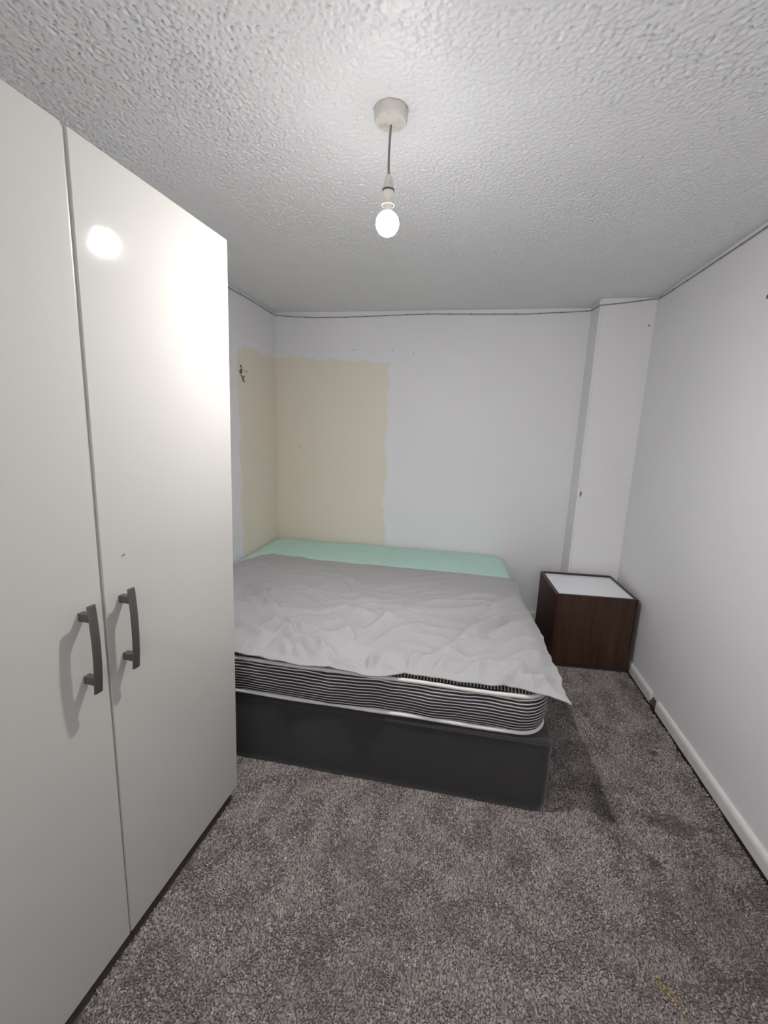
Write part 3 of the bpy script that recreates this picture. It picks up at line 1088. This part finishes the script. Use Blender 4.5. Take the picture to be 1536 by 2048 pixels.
# ------------------------------------------------------------------ marks and chips on the walls
N = NT('ink_mark')
M_INK = N.set(N.mix(N.noise(N.coord(), 80.0), S((52, 40, 42)), S((92, 74, 74))), 0.8)
N = NT('bare_plaster')
M_PLASTER = N.set(N.mix(N.noise(N.coord(), 80.0), S((168, 140, 140)), S((200, 176, 172))), 0.9)
N = NT('white_filler')
M_FILL = N.set(N.mix(N.noise(N.coord(), 80.0), S((232, 232, 232)), S((245, 245, 245))), 0.8)
LF = lambda y, z: ((XL + 0.0002, y, z), (0, 1, 0), (0, 0, 1), (1, 0, 0))
BF = lambda x, z: ((x, YB - 0.0002, z), (1, 0, 0), (0, 0, 1), (0, -1, 0))
PF = lambda x, z: ((x, YP - 0.0002, z), (1, 0, 0), (0, 0, 1), (0, -1, 0))
RF = lambda y, z: ((XR - 0.0002, y, z), (0, 1, 0), (0, 0, 1), (-1, 0, 0))


def stroke(pts, w):
    """outline of a thick pen stroke through pts"""
    l, r = [], []
    for i, p in enumerate(pts):
        a = Vector(pts[max(i - 1, 0)]); b = Vector(pts[min(i + 1, len(pts) - 1)])
        d = (b - a).normalized()
        nrm = Vector((-d.y, d.x)) * w
        l.append((p[0] + nrm.x, p[1] + nrm.y)); r.append((p[0] - nrm.x, p[1] - nrm.y))
    return l + r[::-1]


def ink(pts, w, frame, parent, mat=None):
    return chip('ink_mark', stroke(pts, w), 0.0003, frame, mat or M_INK, parent)


ink([(-0.012, 0.030), (0.004, 0.020), (0.008, 0.004), (-0.006, -0.004), (-0.016, -0.014)], 0.0062, LF(2.885, 1.850), wall_left)
ink([(-0.024, -0.016), (-0.004, -0.022), (0.014, -0.012), (0.012, 0.0)], 0.0062, LF(2.885, 1.850), wall_left)
ink([(-0.026, 0.022), (0.0, 0.0), (0.026, -0.026)], 0.006, LF(2.905, 1.795), wall_left)
ink([(0.026, 0.018), (0.004, 0.0), (-0.006, -0.022)], 0.005, LF(2.905, 1.795), wall_left)
ink([(-0.018, 0.006), (-0.004, -0.006), (0.010, 0.006), (0.024, -0.006)], 0.004, LF(2.955, 1.845), wall_left, M_PLASTER)
dot = [(0.004 * math.cos(k * 1.05), 0.0045 * math.sin(k * 1.05)) for k in range(6)]
for x, z in ((-0.906, 2.076), (-0.596, 2.073), (-0.435, 2.055), (-1.358, 1.307)):
    chip('nail_hole', dot, 0.0004, BF(x, z), M_SCUFF, wall_back)
chip('plaster_chip', [(-0.006, -0.022), (0.004, -0.016), (0.008, 0.004), (0.006, 0.022), (-0.004, 0.020), (-0.007, 0.0)], 0.0006, PF(XS + 0.02, 1.07), M_PLASTER, wall_pier)
chip('plaster_chip', [(-0.004, -0.012), (0.003, -0.010), (0.004, 0.004), (0.001, 0.013), (-0.004, 0.008)], 0.0006, PF(XS + 0.018, 1.072), M_SCUFF, wall_pier)
chip('nail_hole', [(1.4 * u, 1.4 * v) for u, v in dot], 0.0004, PF(1.118, 2.19), M_SCUFF, wall_pier)
chip('nail_hole', [(2.2 * u, 2.2 * v) for u, v in dot], 0.0004, RF(2.10, 2.053), M_SCUFF, wall_right)
chip('filler_spot', [(-0.012, 0.008), (-0.004, 0.006), (0.014, -0.010), (0.010, -0.012), (-0.006, 0.002)], 0.0005, RF(1.657, 0.229), M_FILL, wall_right)

# ------------------------------------------------------------------ carpet pile
def carpet_pile():
    rng = np.random.default_rng(3)
    step = 0.0060
    xs = np.arange(-0.98, XR - 0.022, step)
    ys = np.arange(0.52, YB - 0.02, step)
    X, Y = np.meshgrid(xs, ys)
    X = X + rng.uniform(-0.5, 0.5, X.shape) * step
    Y = Y + rng.uniform(-0.5, 0.5, Y.shape) * step
    X, Y = X.ravel(), Y.ravel()
    keep = ~((X < BX - 0.005) & (Y > BY0 + 0.02))                      # under the bed
    keep &= ~((X < -0.824 - 0.06 * (1.3664 - Y)) & (Y < 1.352))         # under the wardrobe
    keep &= ~((X > 0.64) & (Y > 2.76) & (Y < 3.16) & (X < 1.09))       # under the nightstand
    keep &= ~((X > XS - 0.02) & (Y > YP - 0.02))
    keep &= ~((X > XR - 0.028 - 0.008 * perlin(Y * 9, Y * 0 + 0.5, 77)))
    X, Y = X[keep], Y[keep]
    n = len(X)
    hgt = rng.uniform(0.0035, 0.0065, n)
    ang = rng.uniform(0, 2 * np.pi, n)
    rad = rng.uniform(0.0034, 0.0052, n)
    lean = 0.005
    la = 2 * np.pi * perlin(X * 5, Y * 5, 81) + rng.normal(0, 1.2, n)
    V = np.empty((n, 4, 3))
    for k in range(3):
        V[:, k, 0] = X + rad * np.cos(ang + k * 2.0944)
        V[:, k, 1] = Y + rad * np.sin(ang + k * 2.0944)
        V[:, k, 2] = 0.0003
    V[:, 3, 0] = X + lean * np.cos(la)
    V[:, 3, 1] = Y + lean * np.sin(la)
    V[:, 3, 2] = hgt
    base = np.arange(n)[:, None] * 4
    F = np.concatenate([base + np.array([[0, 1, 3]]), base + np.array([[1, 2, 3]]), base + np.array([[2, 0, 3]])], 1).reshape(-1)
    me = bpy.data.meshes.new('carpet_pile')
    me.vertices.add(n * 4)
    me.vertices.foreach_set('co', V.reshape(-1))
    me.loops.add(n * 9)
    me.loops.foreach_set('vertex_index', F.astype(np.int32))
    me.polygons.add(n * 3)
    me.polygons.foreach_set('loop_start', np.arange(0, n * 9, 3, dtype=np.int32))
    me.update(calc_edges=True)
    r = np.clip(rng.normal(0.5, 0.145, n) + 0.15 * perlin(X * 40, Y * 40, 83), 0, 1)
    wob = 0.6 * perlin(X * 14, Y * 14, 84) + 0.45 * perlin(X * 33, Y * 33, 85) + 0.35 * perlin(X * 75, Y * 75, 86)
    stain_shade = 0.16 * sstep(perlin(X * 3.1, Y * 3.1, 87) + 0.4 * perlin(X * 9, Y * 9, 88), 0.05, 0.6)
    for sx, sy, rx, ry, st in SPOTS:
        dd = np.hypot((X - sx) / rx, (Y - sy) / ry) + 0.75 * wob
        stain_shade = np.maximum(stain_shade, st * (1 - sstep(dd, 0.45, 1.15)))
    ux, uy = (X - 0.648) / 0.020, (Y - 1.035) / 0.055
    spill = 0.9 * (1 - sstep(np.hypot(ux + 1.5 * uy, uy) + 0.6 * wob, 0.4, 1.2))
    for nm, val in (('tuft', r), ('stain_shade', stain_shade), ('spill', spill)):
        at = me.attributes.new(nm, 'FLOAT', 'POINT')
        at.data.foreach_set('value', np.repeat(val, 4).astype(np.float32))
    me.shade_flat()
    return me


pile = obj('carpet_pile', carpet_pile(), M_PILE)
pile['kind'] = 'stuff'
pile['label'] = 'short grey twist carpet pile'
pile.parent = bpy.data.objects['floor']
